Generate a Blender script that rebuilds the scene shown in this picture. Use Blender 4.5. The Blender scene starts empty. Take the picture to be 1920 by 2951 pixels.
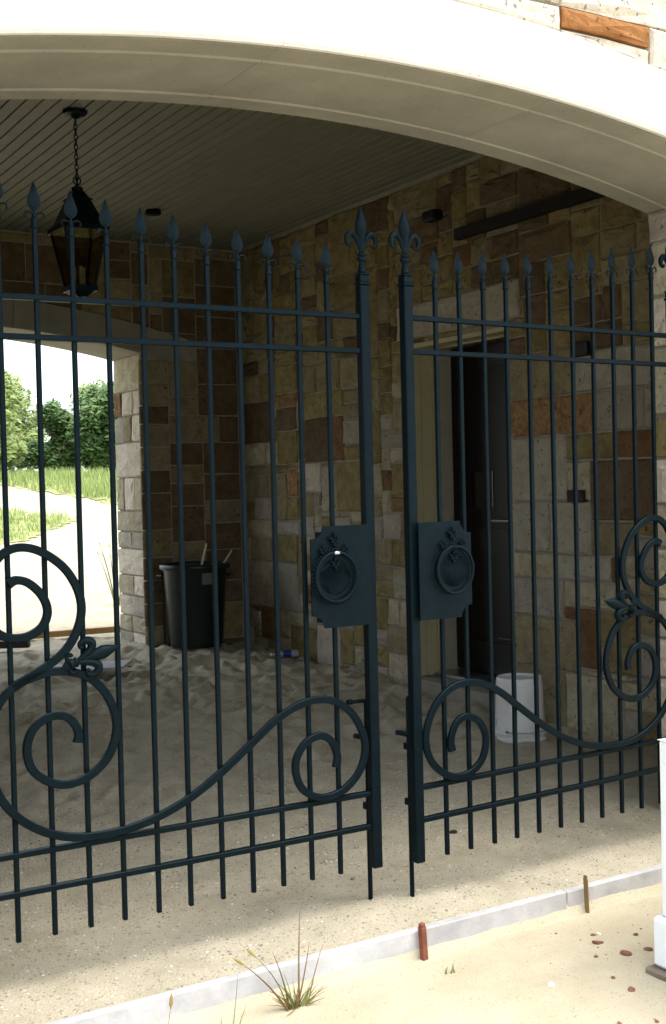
import bpy, bmesh, math, random
from mathutils import Vector, Matrix, noise
SC = bpy.context.scene
COL = SC.collection
R = math.radians

# ------------------------------------------------------------------ camera
cam_d = bpy.data.cameras.new("camera"); cam = bpy.data.objects.new("camera", cam_d); COL.objects.link(cam)
cam_d.sensor_fit = 'VERTICAL'; cam_d.sensor_height = 36; cam_d.lens = 36 * 1.17697
cam_d.clip_start = 0.05; cam_d.clip_end = 1500
rx = Vector((0.85211888, -0.5227798, -0.02438635)); ux = Vector((0.03176529, 0.00515338, 0.99948207)); bx_ = Vector((-0.52238337, -0.85245218, 0.02099754))
cam.matrix_world = Matrix(((rx.x, ux.x, bx_.x, 0), (rx.y, ux.y, bx_.y, 0), (rx.z, ux.z, bx_.z, 1.5), (0, 0, 0, 1)))
SC.camera = cam
# ------------------------------------------------------------------ world, sun, exposure
w = bpy.data.worlds.new("World"); SC.world = w; w.use_nodes = True
wn = w.node_tree; bg = wn.nodes["Background"]
SUN_EL, SUN_AZ = R(68), R(140)            # azimuth clockwise from +Y; high hazy sun to the right of the camera
sky = wn.nodes.new("ShaderNodeTexSky"); sky.sky_type = 'NISHITA'; sky.sun_disc = False
sky.sun_elevation = SUN_EL; sky.sun_rotation = SUN_AZ; sky.dust_density = 6; sky.air_density = 1.0; sky.ozone_density = 1.0
hs = wn.nodes.new('ShaderNodeHueSaturation'); hs.inputs['Saturation'].default_value = .8
wn.links.new(sky.outputs[0], hs.inputs['Color']); 
tcw = wn.nodes.new('ShaderNodeTexCoord'); nz = wn.nodes.new('ShaderNodeTexNoise'); nz.inputs['Scale'].default_value = 1.6; nz.inputs['Detail'].default_value = 5
wn.links.new(tcw.outputs['Generated'], nz.inputs['Vector'])
cm = wn.nodes.new('ShaderNodeMapRange'); cm.inputs['From Min'].default_value = .3; cm.inputs['From Max'].default_value = .7; cm.inputs['To Min'].default_value = .45; cm.inputs['To Max'].default_value = .8
wn.links.new(nz.outputs['Fac'], cm.inputs['Value'])
mxw = wn.nodes.new('ShaderNodeMix'); mxw.data_type = 'RGBA'; mxw.inputs['B'].default_value = (5.7, 6.4, 7.3, 1)       # veil of thin bright cloud over the whole sky
wn.links.new(cm.outputs[0], mxw.inputs['Factor']); wn.links.new(hs.outputs[0], mxw.inputs['A']); wn.links.new(mxw.outputs['Result'], bg.inputs[0]); bg.inputs[1].default_value = 0.15
sd = bpy.data.lights.new("sun", 'SUN'); sun = bpy.data.objects.new("sun", sd); COL.objects.link(sun)
sd.energy = 0.85; sd.angle = R(50); sd.color = (1, 0.96, 0.88)
dirv = Vector((math.sin(SUN_AZ) * math.cos(SUN_EL), math.cos(SUN_AZ) * math.cos(SUN_EL), math.sin(SUN_EL)))
sun.rotation_euler = dirv.to_track_quat('Z', 'Y').to_euler()
SC.view_settings.view_transform = 'Standard'; SC.view_settings.look = 'None'
SC.view_settings.gamma = 1; SC.view_settings.use_curve_mapping = False
SC.view_settings.exposure = 1.6
SC.render.engine = 'CYCLES'
SC.cycles.max_bounces = 10; SC.cycles.diffuse_bounces = 7; SC.cycles.sample_clamp_indirect = 6

# ------------------------------------------------------------------ materials
def mat(name, col, rough=0.8, var=0.25, scale=8.0, bump=0.3, bscale=60.0, spec=0.3, metal=0.0, col2=None, rnd=0.0, detail=6, dist=0.004, fleck=None):
    m = bpy.data.materials.new(name); m.use_nodes = True; nt = m.node_tree; N = nt.nodes; L = nt.links
    b = N["Principled BSDF"]; b.inputs["Roughness"].default_value = rough; b.inputs["Specular IOR Level"].default_value = spec
    b.inputs["Metallic"].default_value = metal
    tc = N.new("ShaderNodeNewGeometry"); oi = N.new("ShaderNodeObjectInfo")
    n1 = N.new("ShaderNodeTexNoise"); n1.inputs["Scale"].default_value = scale; n1.inputs["Detail"].default_value = detail; n1.inputs["Roughness"].default_value = 0.65
    ad = N.new("ShaderNodeVectorMath"); ad.operation = 'ADD'
    sc = N.new("ShaderNodeVectorMath"); sc.operation = 'SCALE'; sc.inputs[0].default_value = (7.3, 3.1, 5.7); L.new(oi.outputs["Random"], sc.inputs["Scale"])
    L.new(tc.outputs["Position"], ad.inputs[0]); L.new(sc.outputs[0], ad.inputs[1]); L.new(ad.outputs[0], n1.inputs["Vector"])
    cr = N.new("ShaderNodeValToRGB"); c2 = col2 or tuple(c * (1 - var) for c in col)
    cr.color_ramp.elements[0].position = 0.33; cr.color_ramp.elements[1].position = 0.67
    cr.color_ramp.elements[0].color = (*c2, 1); cr.color_ramp.elements[1].color = (*[min(1, c * (1 + (var * 0.5 if not col2 else 0))) for c in col], 1)
    L.new(n1.outputs["Fac"], cr.inputs["Fac"]); out = cr.outputs["Color"]
    if rnd:
        mr = N.new("ShaderNodeMapRange"); mr.inputs["To Min"].default_value = 1 - rnd; mr.inputs["To Max"].default_value = 1 + rnd
        L.new(oi.outputs["Random"], mr.inputs["Value"])
        mx = N.new("ShaderNodeVectorMath"); mx.operation = 'SCALE'; L.new(out, mx.inputs[0]); L.new(mr.outputs[0], mx.inputs["Scale"]); out = mx.outputs[0]
    if fleck:
        fs, fcol, fth = fleck
        nf = N.new("ShaderNodeTexNoise"); nf.inputs["Scale"].default_value = fs; nf.inputs["Detail"].default_value = 3; L.new(ad.outputs[0], nf.inputs["Vector"])
        rr = N.new("ShaderNodeMapRange"); rr.inputs["From Min"].default_value = fth; rr.inputs["From Max"].default_value = fth + 0.04; L.new(nf.outputs["Fac"], rr.inputs["Value"])
        mm = N.new("ShaderNodeMix"); mm.data_type = 'RGBA'; L.new(rr.outputs[0], mm.inputs["Factor"]); L.new(out, mm.inputs["A"]); mm.inputs["B"].default_value = (*fcol, 1); out = mm.outputs["Result"]
    L.new(out, b.inputs["Base Color"])
    if bump:
        n2 = N.new("ShaderNodeTexNoise"); n2.inputs["Scale"].default_value = bscale; n2.inputs["Detail"].default_value = 5; L.new(ad.outputs[0], n2.inputs["Vector"])
        bp = N.new("ShaderNodeBump"); bp.inputs["Strength"].default_value = bump; bp.inputs["Distance"].default_value = dist
        L.new(n2.outputs["Fac"], bp.inputs["Height"]); L.new(bp.outputs[0], b.inputs["Normal"])
    return m
M = {}
M['iron'] = mat('painted_iron', (0.0025, 0.006, 0.008), rough=0.40, var=0.3, scale=30, bump=0.25, bscale=260, spec=0.085, dist=0.002)
M['iron'].node_tree.nodes['Principled BSDF'].inputs['Coat Weight'].default_value = 0
M['cast'] = mat('cast_iron_plate', (0.0025, 0.006, 0.008), rough=0.42, var=0.3, scale=25, bump=0.4, bscale=140, spec=0.085, dist=0.003)
for k_ in ('iron', 'cast'): M[k_].node_tree.nodes['Principled BSDF'].inputs['Specular Tint'].default_value = (.66, .94, 1, 1)  # blue of the reflected sky put into the specular tint
ST = [('white', (.60, .53, .42), (.46, .40, .31)), ('cream', (.46, .41, .29), (.31, .27, .175)), ('grey', (.39, .355, .285), (.30, .27, .21)),
      ('tan', (.32, .27, .16), (.20, .165, .095)), ('ochre', (.29, .24, .11), (.17, .13, .055)), ('rust', (.22, .125, .06), (.13, .075, .035)),
      ('orange', (.40, .19, .07), (.28, .115, .035)),
      ('umber', (.17, .12, .07), (.10, .07, .038)), ('speckle', (.36, .25, .12), (.20, .09, .04))]
for n, c, c2 in ST:
    M['st_' + n] = mat('limestone_' + n, c, rough=0.93, col2=c2, scale=11 if n != 'speckle' else 24, bump=0.9, bscale=38, rnd=0.14, dist=0.012, spec=.15,
                       fleck=(34, tuple(x * .55 for x in c2), .645))
M['mortar'] = mat('mortar', (.33, .31, .25), rough=.95, var=.2, scale=12, bump=.6, bscale=90, spec=.1)
M['face'] = mat('lit_cast_stone', (.78, .765, .72), rough=.85, var=.12, scale=4, bump=.4, bscale=120, spec=.15, fleck=(45, (.55, .52, .45), .68))  # lit copy of the arch stone, brightness of the front put into the colour
M['caststone'] = mat('shaded_cast_stone', (.285, .27, .218), rough=.85, var=.16, scale=3, bump=.35, bscale=130, spec=.15, fleck=(50, (.20, .19, .15), .68))  # shaded copy of the arch stone, soffit shade put into the colour
M['plank'] = mat('painted_plank', (.195, .195, .135), rough=.6, var=.12, scale=5, bump=.1, bscale=50, spec=.3, rnd=.05)
M['trim'] = mat('cream_trim_paint', (.42, .375, .22), rough=.5, var=.08, scale=6, bump=.08, bscale=60)
M['reveal'] = mat('reveal_paint', (.33, .30, .225), rough=.7, var=.1, scale=6, bump=.1, bscale=60)
M['door'] = mat('dark_door_paint', (.008, .006, .005), rough=.5, var=.2, scale=12, bump=.05, bscale=100)
M['glass'] = mat('dark_glass', (.01, .014, .010), rough=.06, var=.1, scale=3, bump=0, spec=.5)
M['metal'] = mat('brushed_metal', (.45, .45, .43), rough=.35, var=.1, bump=.1, bscale=200, metal=1)
M['sand'] = mat('sand', (.52, .465, .34), rough=.97, col2=(.39, .345, .245), scale=5.0, bump=1.0, bscale=120, spec=.1, detail=12, dist=.010, fleck=(80, (.27, .235, .18), .615))
M['sand_yellow'] = mat('pale_yellow_sand', (.50, .445, .325), rough=.97, col2=(.42, .365, .25), scale=2.6, bump=.8, bscale=150, spec=.1, detail=10, dist=.005, fleck=(110, (.38, .31, .20), .62))
M['grass'] = mat('pale_summer_grass', (.34, .40, .14), rough=.7, col2=(.24, .32, .09), scale=.8, bump=0)
M['grassland'] = mat('grass_ground', (.28, .32, .11), rough=.95, col2=(.36, .36, .16), scale=1.2, bump=.5, bscale=20, dist=.03)
M['wood'] = mat('weathered_form_board', (.47, .455, .44), rough=.85, var=.24, scale=7, bump=.35, bscale=60)
M['pine'] = mat('pine_wood', (.40, .25, .10), rough=.75, var=.2, scale=9, bump=.3, bscale=60)
M['palewood'] = mat('pale_wood', (.55, .43, .27), rough=.75, var=.2, scale=14, bump=.3, bscale=60)
M['darkwood'] = mat('dark_wood', (.030, .020, .014), rough=.7, var=.3, scale=12, bump=.4, bscale=60)
M['stakewood'] = mat('red_brown_stake', (.20, .065, .035), rough=.8, var=.35, scale=30, bump=.5, bscale=90)
M['white_plastic'] = mat('white_plastic', (.72, .72, .69), rough=.45, var=.12, scale=7, bump=.1, bscale=40, fleck=(14, (.50, .45, .36), .66))
M['bin'] = mat('dark_green_plastic', (.005, .013, .011), rough=.34, var=.2, scale=10, bump=.1, bscale=70, spec=.35)
M['label'] = mat('faded_label', (.14, .155, .135), rough=.6, var=.3, scale=40, bump=0)
M['brick'] = mat('broken_brick', (.21, .09, .06), rough=.9, var=.35, scale=40, bump=.8, bscale=120)
M['pebble'] = mat('pebble', (.40, .36, .29), rough=.9, col2=(.17, .14, .11), scale=9, bump=.3, bscale=120)
M['chalk'] = mat('white_pebble', (.68, .66, .60), rough=.85, var=.2, scale=20, bump=.4, bscale=120)
M['pier'] = mat('white_painted_block', (.80, .82, .84), rough=.7, var=.06, scale=6, bump=.3, bscale=60)
M['pierbase'] = mat('brown_footing', (.22, .17, .13), rough=.9, var=.3, scale=16, bump=.5, bscale=60)
M['stem'] = mat('dry_grass_stem', (.22, .10, .045), rough=.8, col2=(.16, .17, .05), scale=18, bump=0)
M['blade'] = mat('green_grass_blade', (.13, .20, .045), rough=.65, col2=(.26, .27, .09), scale=14, bump=0)
M['seed'] = mat('seed_head', (.36, .32, .10), rough=.8, col2=(.22, .14, .05), scale=60, bump=.3)
M['leaf_dark'] = mat('leaf_dark_green', (.12, .20, .055), rough=.6, col2=(.055, .11, .03), scale=1.1, bump=0, detail=8)
M['leaf_light'] = mat('leaf_yellow_green', (.28, .34, .10), rough=.6, col2=(.16, .23, .06), scale=1.1, bump=0, detail=8)
M['bark'] = mat('bark', (.12, .09, .06), rough=.9, var=.4, scale=14, bump=.6, bscale=40)
M['bottle'] = mat('clear_bottle_plastic', (.60, .66, .72), rough=.15, var=.1, bump=0, spec=.5)
M['blue'] = mat('blue_label', (.02, .035, .22), rough=.4, var=.1, bump=0)
M['lampglass'] = mat('seeded_lantern_glass', (.50, .46, .32), rough=.25, var=.2, scale=20, bump=.1)
M['candle'] = mat('candle_sleeve', (.55, .50, .38), rough=.6, var=.1, bump=0)
M['redcap'] = mat('red_bulb_tip', (.55, .06, .03), rough=.4, var=.1, bump=0)
g = M['lampglass'].node_tree.nodes["Principled BSDF"]; g.inputs["Transmission Weight"].default_value = 1; g.inputs["Roughness"].default_value = .06; g.inputs["Specular IOR Level"].default_value = .05; g.inputs["IOR"].default_value = 1.03
g = M['bottle'].node_tree.nodes["Principled BSDF"]; g.inputs["Transmission Weight"].default_value = .6

# ------------------------------------------------------------------ helpers
class MB:
    """collects shapes for ONE mesh"""
    def __init__(s): s.v = []; s.f = []
    def add(s, vs, fs):
        o = len(s.v); s.v += [tuple(v) for v in vs]; s.f += [tuple(i + o for i in f) for f in fs]; return s
    def box(s, x0, x1, y0, y1, z0, z1, M_=None):
        vs = [Vector(p) for p in ((x0, y0, z0), (x1, y0, z0), (x1, y1, z0), (x0, y1, z0), (x0, y0, z1), (x1, y0, z1), (x1, y1, z1), (x0, y1, z1))]
        if M_: vs = [M_ @ p for p in vs]
        return s.add(vs, [(0, 3, 2, 1), (4, 5, 6, 7), (0, 1, 5, 4), (1, 2, 6, 5), (2, 3, 7, 6), (3, 0, 4, 7)])
    def cbox(s, x0, x1, y0, y1, z0, z1, c=0.004, M_=None):
        """box with chamfered edges"""
        vs = []; fs = []
        X = (x0, x1); Y = (y0, y1); Z = (z0, z1)
        idx = {}
        for i in (0, 1):
            for j in (0, 1):
                for k in (0, 1):
                    sx, sy, sz = (1 - 2 * i) * c, (1 - 2 * j) * c, (1 - 2 * k) * c
                    for a, p in enumerate(((X[i], Y[j] + sy, Z[k] + sz), (X[i] + sx, Y[j], Z[k] + sz), (X[i] + sx, Y[j] + sy, Z[k]))):
                        idx[i, j, k, a] = len(vs); vs.append(Vector(p))
                    fs.append((idx[i, j, k, 0], idx[i, j, k, 1], idx[i, j, k, 2]))
        for i in (0, 1): fs.append(tuple(idx[i, j, k, 0] for j, k in ((0, 0), (1, 0), (1, 1), (0, 1))))
        for j in (0, 1): fs.append(tuple(idx[i, j, k, 1] for i, k in ((0, 0), (1, 0), (1, 1), (0, 1))))
        for k in (0, 1): fs.append(tuple(idx[i, j, k, 2] for i, j in ((0, 0), (1, 0), (1, 1), (0, 1))))
        for i in (0, 1):
            for j in (0, 1): fs.append((idx[i, j, 0, 0], idx[i, j, 1, 0], idx[i, j, 1, 1], idx[i, j, 0, 1]))
        for i in (0, 1):
            for k in (0, 1): fs.append((idx[i, 0, k, 0], idx[i, 1, k, 0], idx[i, 1, k, 2], idx[i, 0, k, 2]))
        for j in (0, 1):
            for k in (0, 1): fs.append((idx[0, j, k, 1], idx[1, j, k, 1], idx[1, j, k, 2], idx[0, j, k, 2]))
        if M_: vs = [M_ @ p for p in vs]
        return s.add(vs, fs)
    def tube(s, pts, rad, n=8, cap=True, closed=False):
        pts = [Vector(p) for p in pts]; rs = rad if isinstance(rad, (list, tuple)) else [rad] * len(pts)
        vs = []; fs = []; m = len(pts); up = None
        for i, p in enumerate(pts):
            if closed: t = pts[(i + 1) % m] - pts[i - 1]
            else: t = pts[min(i + 1, m - 1)] - pts[max(i - 1, 0)]
            t.normalize()
            if up is None: up = t.orthogonal().normalized()
            up = (up - t * up.dot(t)); up = up.normalized() if up.length > 1e-6 else t.orthogonal().normalized()
            b = t.cross(up)
            for k in range(n):
                a = 2 * math.pi * k / n; vs.append(p + (up * math.cos(a) + b * math.sin(a)) * rs[i])
        for i in range(m if closed else m - 1):
            for k in range(n): fs.append((i * n + k, i * n + (k + 1) % n, ((i + 1) % m) * n + (k + 1) % n, ((i + 1) % m) * n + k))
        if cap and not closed: fs += [tuple(range(n)), tuple(range((m - 1) * n, m * n))]
        return s.add(vs, fs)
    def lathe(s, prof, c=(0, 0, 0), n=24, axis='z'):
        vs = []; fs = []; c = Vector(c)
        for r, z in prof:
            for k in range(n):
                a = 2 * math.pi * k / n; p = Vector((r * math.cos(a), r * math.sin(a), z))
                if axis == 'y': p = Vector((p.x, p.z, p.y))
                if axis == 'x': p = Vector((p.z, p.x, p.y))
                vs.append(c + p)
        for i in range(len(prof) - 1):
            for k in range(n): fs.append((i * n + k, i * n + (k + 1) % n, (i + 1) * n + (k + 1) % n, (i + 1) * n + k))
        fs += [tuple(range(n)), tuple(range((len(prof) - 1) * n, len(prof) * n))]
        return s.add(vs, fs)
    def ribbon(s, pts, wd, y0, y1, ch=.003):
        """bar of width wd swept along a path in the x,z plane, from depth y0 to y1, edges chamfered"""
        P = [Vector((p[0], 0, p[1])) for p in pts]; vs = []; fs = []; m = len(P)
        ws = wd if isinstance(wd, (list, tuple)) else [wd] * m
        for i, p in enumerate(P):
            t = (P[min(i + 1, m - 1)] - P[max(i - 1, 0)]).normalized(); nn = Vector((-t.z, 0, t.x)); h = ws[i] / 2
            for o, y in ((-h, y0 + ch), (-h + ch, y0), (h - ch, y0), (h, y0 + ch), (h, y1), (-h, y1)):
                q = p + nn * o; vs.append((q.x, y, q.z))
        for i in range(m - 1):
            for k in range(6): fs.append((i * 6 + k, i * 6 + (k + 1) % 6, (i + 1) * 6 + (k + 1) % 6, (i + 1) * 6 + k))
        fs += [tuple(range(6)), tuple(range((m - 1) * 6, m * 6))]
        return s.add(vs, fs)
    def prism(s, poly, y0, y1):
        """polygon in x,z extruded along y"""
        n = len(poly); vs = [(x, y0, z) for x, z in poly] + [(x, y1, z) for x, z in poly]
        return s.add(vs, [tuple(range(n)), tuple(range(n, 2 * n))] + [(i, (i + 1) % n, n + (i + 1) % n, n + i) for i in range(n)])
    def mesh(s, name, smooth=False):
        me = bpy.data.meshes.new(name); me.from_pydata(s.v, [], s.f)
        bm = bmesh.new(); bm.from_mesh(me); bmesh.ops.recalc_face_normals(bm, faces=bm.faces); bm.to_mesh(me); bm.free()
        if smooth:
            me.shade_smooth()
            try: me.set_sharp_from_angle(angle=R(38))
            except Exception: pass
        return me
    def build(s, name, m, parent=None, smooth=False, loc=None, origin=None):
        if origin is not None:
            o_ = Vector(origin); s.v = [tuple(Vector(v) - o_) for v in s.v]; loc = o_
        me = s.mesh(name, smooth); me.materials.append(M[m] if isinstance(m, str) else m)
        o = bpy.data.objects.new(name, me); COL.objects.link(o)
        if loc is not None: o.location = loc
        if parent: o.parent = parent
        return o
def tag(o, label=None, cat=None, group=None, kind=None):
    if label: o['label'] = label
    if cat: o['category'] = cat
    if group: o['group'] = group
    if kind: o['kind'] = kind
    return o
def empty(name, loc=(0, 0, 0), rz=0, **k):
    o = bpy.data.objects.new(name, None); COL.objects.link(o); o.location = loc; o.rotation_euler = (0, 0, rz); o.empty_display_size = .1
    return tag(o, **k)
def copy_tree(o, parent=None):
    c = o.copy(); COL.objects.link(c)
    if parent: c.parent = parent
    for ch in list(o.children): copy_tree(ch, c)
    return c
def spline(P, n=8, closed=False):
    out = []; m = len(P)
    for i in range(m - 1):
        p0 = P[max(i - 1, 0)]; p1 = P[i]; p2 = P[i + 1]; p3 = P[min(i + 2, m - 1)]
        for k in range(n):
            t = k / n
            out.append(tuple(.5 * ((2 * b) + (-a + c) * t + (2 * a - 5 * b + 4 * c - d) * t * t + (-a + 3 * b - 3 * c + d) * t ** 3) for a, b, c, d in zip(p0, p1, p2, p3)))
    out.append(tuple(P[-1])); return out
def fbm(x, y, z=0, o=4): return noise.fractal(Vector((x, y, z)), 1.0, 2.0, o)

# ------------------------------------------------------------------ masonry
ARC_X, ARC_Z, ARC_R, BAND = 2.40, 2.875, 7.6, .235        # arch apex, radius, face band height
XL, XR = .74, 4.06                                        # jambs
def arcz(x, up=0.0):
    r = ARC_R + up; return ARC_Z - ARC_R + math.sqrt(max(r * r - (x - ARC_X) ** 2, 0))
def fill_cells(u0, u1, v0, v1, rng, explicit=(), blocked=None, W_=(.16, .52), H_=(.12, .32), g_=.04):
    nu = round((u1 - u0) / g_); nv = round((v1 - v0) / g_); occ = [[False] * nu for _ in range(nv)]; cells = []
    for (a, b, c, d, kind) in explicit:
        i0, i1, j0, j1 = [round(t) for t in ((a - u0) / g_, (b - u0) / g_, (c - v0) / g_, (d - v0) / g_)]
        i0 = max(i0, 0); i1 = min(i1, nu); j0 = max(j0, 0); j1 = min(j1, nv)
        for j in range(j0, j1):
            for i in range(i0, i1): occ[j][i] = True
        cells.append((u0 + i0 * g_, u0 + i1 * g_, v0 + j0 * g_, v0 + j1 * g_, kind))
    if blocked:
        for j in range(nv):
            for i in range(nu):
                if blocked(u0 + (i + .5) * g_, v0 + (j + .5) * g_): occ[j][i] = True
    lastH = None
    for j in range(nv):
        for i in range(nu):
            if occ[j][i]: continue
            h = rng.choice([lastH, None, None]) or round(rng.uniform(*H_) / g_)
            lastH = h; wd = round(rng.uniform(*W_) * (1.25 if h * g_ > .2 else 1) / g_)
            k = 0
            while k < wd and i + k < nu and not occ[j][i + k]: k += 1
            wd = k
            if i + wd < nu and not occ[j][i + wd] :
                r_ = 0
                while i + wd + r_ < nu and not occ[j][i + wd + r_] and r_ < 3: r_ += 1
                if r_ < 3: wd += r_
            hh = 1
            while hh < h and j + hh < nv and all(not occ[j + hh][i + q] for q in range(wd)): hh += 1
            if j + hh + 2 > nv and j + hh < nv:
                while j + hh < nv and all(not occ[j + hh][i + q] for q in range(wd)): hh += 1
            for jj in range(j, j + hh):
                for ii in range(i, i + wd): occ[jj][ii] = True
            cells.append((u0 + i * g_, u0 + (i + wd) * g_, v0 + j * g_, v0 + (j + hh) * g_, None))
    return cells
def clip_above(poly, x0, x1, f):
    """keep the part of poly above the chord of f between x0 and x1"""
    za, zb = f(x0), f(x1); zm = f((x0 + x1) / 2); off = max(0, zm - (za + zb) / 2)
    line = lambda x: za + (zb - za) * (x - x0) / (x1 - x0) + off
    out = []; n = len(poly)
    for i in range(n):
        p, q = poly[i], poly[(i + 1) % n]; dp, dq = p[1] - line(p[0]), q[1] - line(q[0])
        if dp >= 0: out.append(p)
        if dp * dq < 0:
            t = dp / (dp - dq); out.append((p[0] + (q[0] - p[0]) * t, p[1] + (q[1] - p[1]) * t))
    return out
def stone(poly, frame, parent, kind, rng, depth=.03, gap=.007, rough=1.0, flat=False):
    """poly in wall (u,v); frame = (origin, udir, vdir, normal). mortar lies at depth 0, the face stands proud"""
    o, U, V, Nn = frame
    cu = sum(p[0] for p in poly) / len(poly); cv = sum(p[1] for p in poly) / len(poly)
    pts = []
    n = len(poly)
    for i in range(n):
        a, b = Vector(poly[i]), Vector(poly[(i + 1) % n]); pts.append(a)
        if (b - a).length > .05: pts.append((a + b) / 2)
    c = Vector((cu, cv)); org = o + U * cu + V * cv; vs = []
    def shrink(p, d):
        q = p - c; L = q.length
        sx = max(0, abs(q.x) - d) * (1 if q.x > 0 else -1); sy = max(0, abs(q.y) - d) * (1 if q.y > 0 else -1)
        return Vector((sx, sy))
    dd = depth * rng.uniform(.75, 1.15); m = len(pts); ring = []
    for lvl, (ins, dp) in enumerate(((gap, -.012), (gap + .001, dd - .007), (gap + .009, dd))):
        for p in pts:
            q = shrink(p, ins); j = .003 * rough
            if lvl: q = q + Vector((rng.uniform(-j, j), rng.uniform(-j, j)))
            z = dp + (rng.uniform(-.004, .005) * rough if lvl == 2 else 0)
            vs.append(U * q.x + V * q.y + Nn * z)
    for k in range(m):
        q = shrink(pts[k], 0) * .52
        vs.append(U * q.x + V * q.y + Nn * (dd + rng.uniform(-.002, .009) * rough))
    vs.append(Nn * (dd + rng.uniform(0, .008) * rough))
    fs = []
    for l in range(3):
        for k in range(m): fs.append((l * m + k, l * m + (k + 1) % m, (l + 1) * m + (k + 1) % m, (l + 1) * m + k))
    for k in range(m): fs.append((3 * m + k, 3 * m + (k + 1) % m, 4 * m))
    return MB().add(vs, fs).build('stone', 'st_' + kind, parent, loc=org, smooth=False)
def pick(rng, weights):
    t = rng.random() * sum(w_ for _, w_ in weights)
    for k, w_ in weights:
        t -= w_
        if t <= 0: return k
    return weights[0][0]
PAL_IN = [('cream', 3), ('grey', 2.4), ('tan', 2.6), ('ochre', 1.8), ('rust', .8), ('umber', .8), ('white', .5), ('speckle', .7)]
PAL_OUT = [('white', 5), ('cream', 3.2), ('grey', 2), ('tan', .8), ('rust', .35), ('ochre', .3)]
def wall_stones(cells, frame, parent, rng, pal, depth=.03, clip=None, gap=.007, rough=1.0):
    k = 0
    for (a, b, c, d, kind) in cells:
        poly = [(a, c), (b, c), (b, d), (a, d)]
        if clip: poly = clip(poly, a, b)
        if len(poly) < 3: continue
        us = [p[0] for p in poly]; vs_ = [p[1] for p in poly]
        if max(us) - min(us) < .035 or max(vs_) - min(vs_) < .035: continue
        stone(poly, frame, parent, kind or pick(rng, pal), rng, depth, gap, rough); k += 1
    return k

# ---- ground -----------------------------------------------------------------
def sm(a, b, x):
    t = min(1, max(0, (x - a) / (b - a))); return t * t * (3 - 2 * t)
def ground_z(x, y, inside=True):
    if inside or y > 3.3:
        z = .13 * sm(5.2, 9.4, y) + .04 * sm(9.4, 11, y)
        if x > 4.3: z -= .05 * sm(4.3, 5, x) * sm(6, 8.5, y)
        far = sm(11.5, 13, y); d = x * .522 + y * .853
        z += max(0, (min(d, 24.0) - 13.0)) * .150 * far
        rough = sm(4.6, 6.2, y) * (1 - .7 * sm(10.5, 12, y))
        z += 1.0 * rough * (.028 * fbm(x * 2.2, y * 2.2, 1.3) + .030 * abs(fbm(x * 4.5, y * 4.5, 4.1, 3)) + .012 * fbm(x * 12, y * 11, 2.2, 2)) + .006 * fbm(x * 5, y * 5, 9)
        if 4.6 < y < 10.4: z += pits(x, y)
        z += .018 * math.exp(-((x - 2.2) ** 2 + (y - 3.6) ** 2) / .05) + .012 * math.exp(-((x - 2.45) ** 2 + (y - 3.55) ** 2) / .03)
        if y < 3.5: z += -.012 * (1 - sm(3.3, 3.5, y))
    else:
        z = -.088 + .010 * fbm(x * 3, y * 3, 2) + .005 * fbm(x * 9, y * 9, 5) - .02 * sm(2.9, 1.0, y)
    return z
_fr = random.Random(41); PITS = {}
for _ in range(560):
    px_, py_ = _fr.uniform(-.2, 5.0), 4.9 + 5.0 * _fr.random() ** .85; pa_ = _fr.gauss(1.35, .7)
    P__ = (px_, py_, math.cos(pa_), math.sin(pa_), _fr.uniform(.11, .19), _fr.uniform(.055, .085), _fr.uniform(.014, .038) * sm(4.7, 6.2, py_))
    for i_ in range(int(px_ * 2) - 1, int(px_ * 2) + 2):
        for j_ in range(int(py_ * 2) - 1, int(py_ * 2) + 2): PITS.setdefault((i_, j_), []).append(P__)
def pits(x, y):
    z = 0
    for (px, py, c, s_, a, b, d) in PITS.get((int(x * 2), int(y * 2)), ()):
        u, v = (x - px) * c + (y - py) * s_, -(x - px) * s_ + (y - py) * c; r = math.sqrt((u / a) ** 2 + (v / b) ** 2)
        if r < 2.2: z += d * (-math.exp(-(r * 1.25) ** 2) + .55 * math.exp(-((r - 1.35) / .35) ** 2))
    return z
def axis(segs):
    out = []
    for a, b, st in segs:
        n = max(1, round((b - a) / st)); out += [a + (b - a) * i / n for i in range(n)]
    out.append(segs[-1][1]); return out
def sheet(xs, ys, zf, name, m, **k):
    vs = [(x, y, zf(x, y)) for y in ys for x in xs]; nx = len(xs)
    fs = [(j * nx + i, j * nx + i + 1, (j + 1) * nx + i + 1, (j + 1) * nx + i) for j in range(len(ys) - 1) for i in range(nx - 1)]
    me = bpy.data.meshes.new(name); me.from_pydata(vs, [], fs); me.materials.append(M[m]); me.shade_smooth()
    o = bpy.data.objects.new(name, me); COL.objects.link(o); return tag(o, **k)
xs = axis([(-60, -6, 6), (-6, -1, .5), (-1, 5.3, .027), (5.3, 12, .3), (12, 70, 4)])
sheet(xs, axis([(-25, -1, 2), (-1, 1.6, .1), (1.6, 3.312, .024)]), lambda x, y: ground_z(x, y, False), 'sand_yard', 'sand_yellow', kind='structure', label='pale yellow sand in front of the form board')
sheet(xs, axis([(3.314, 5, .026), (5, 11, .027), (11, 16, .15), (16, 40, .6), (40, 120, 8)]), lambda x, y: ground_z(x, y, True), 'sand_floor', 'sand', kind='structure', label='trampled sand floor inside the archway and the sand road beyond')

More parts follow.
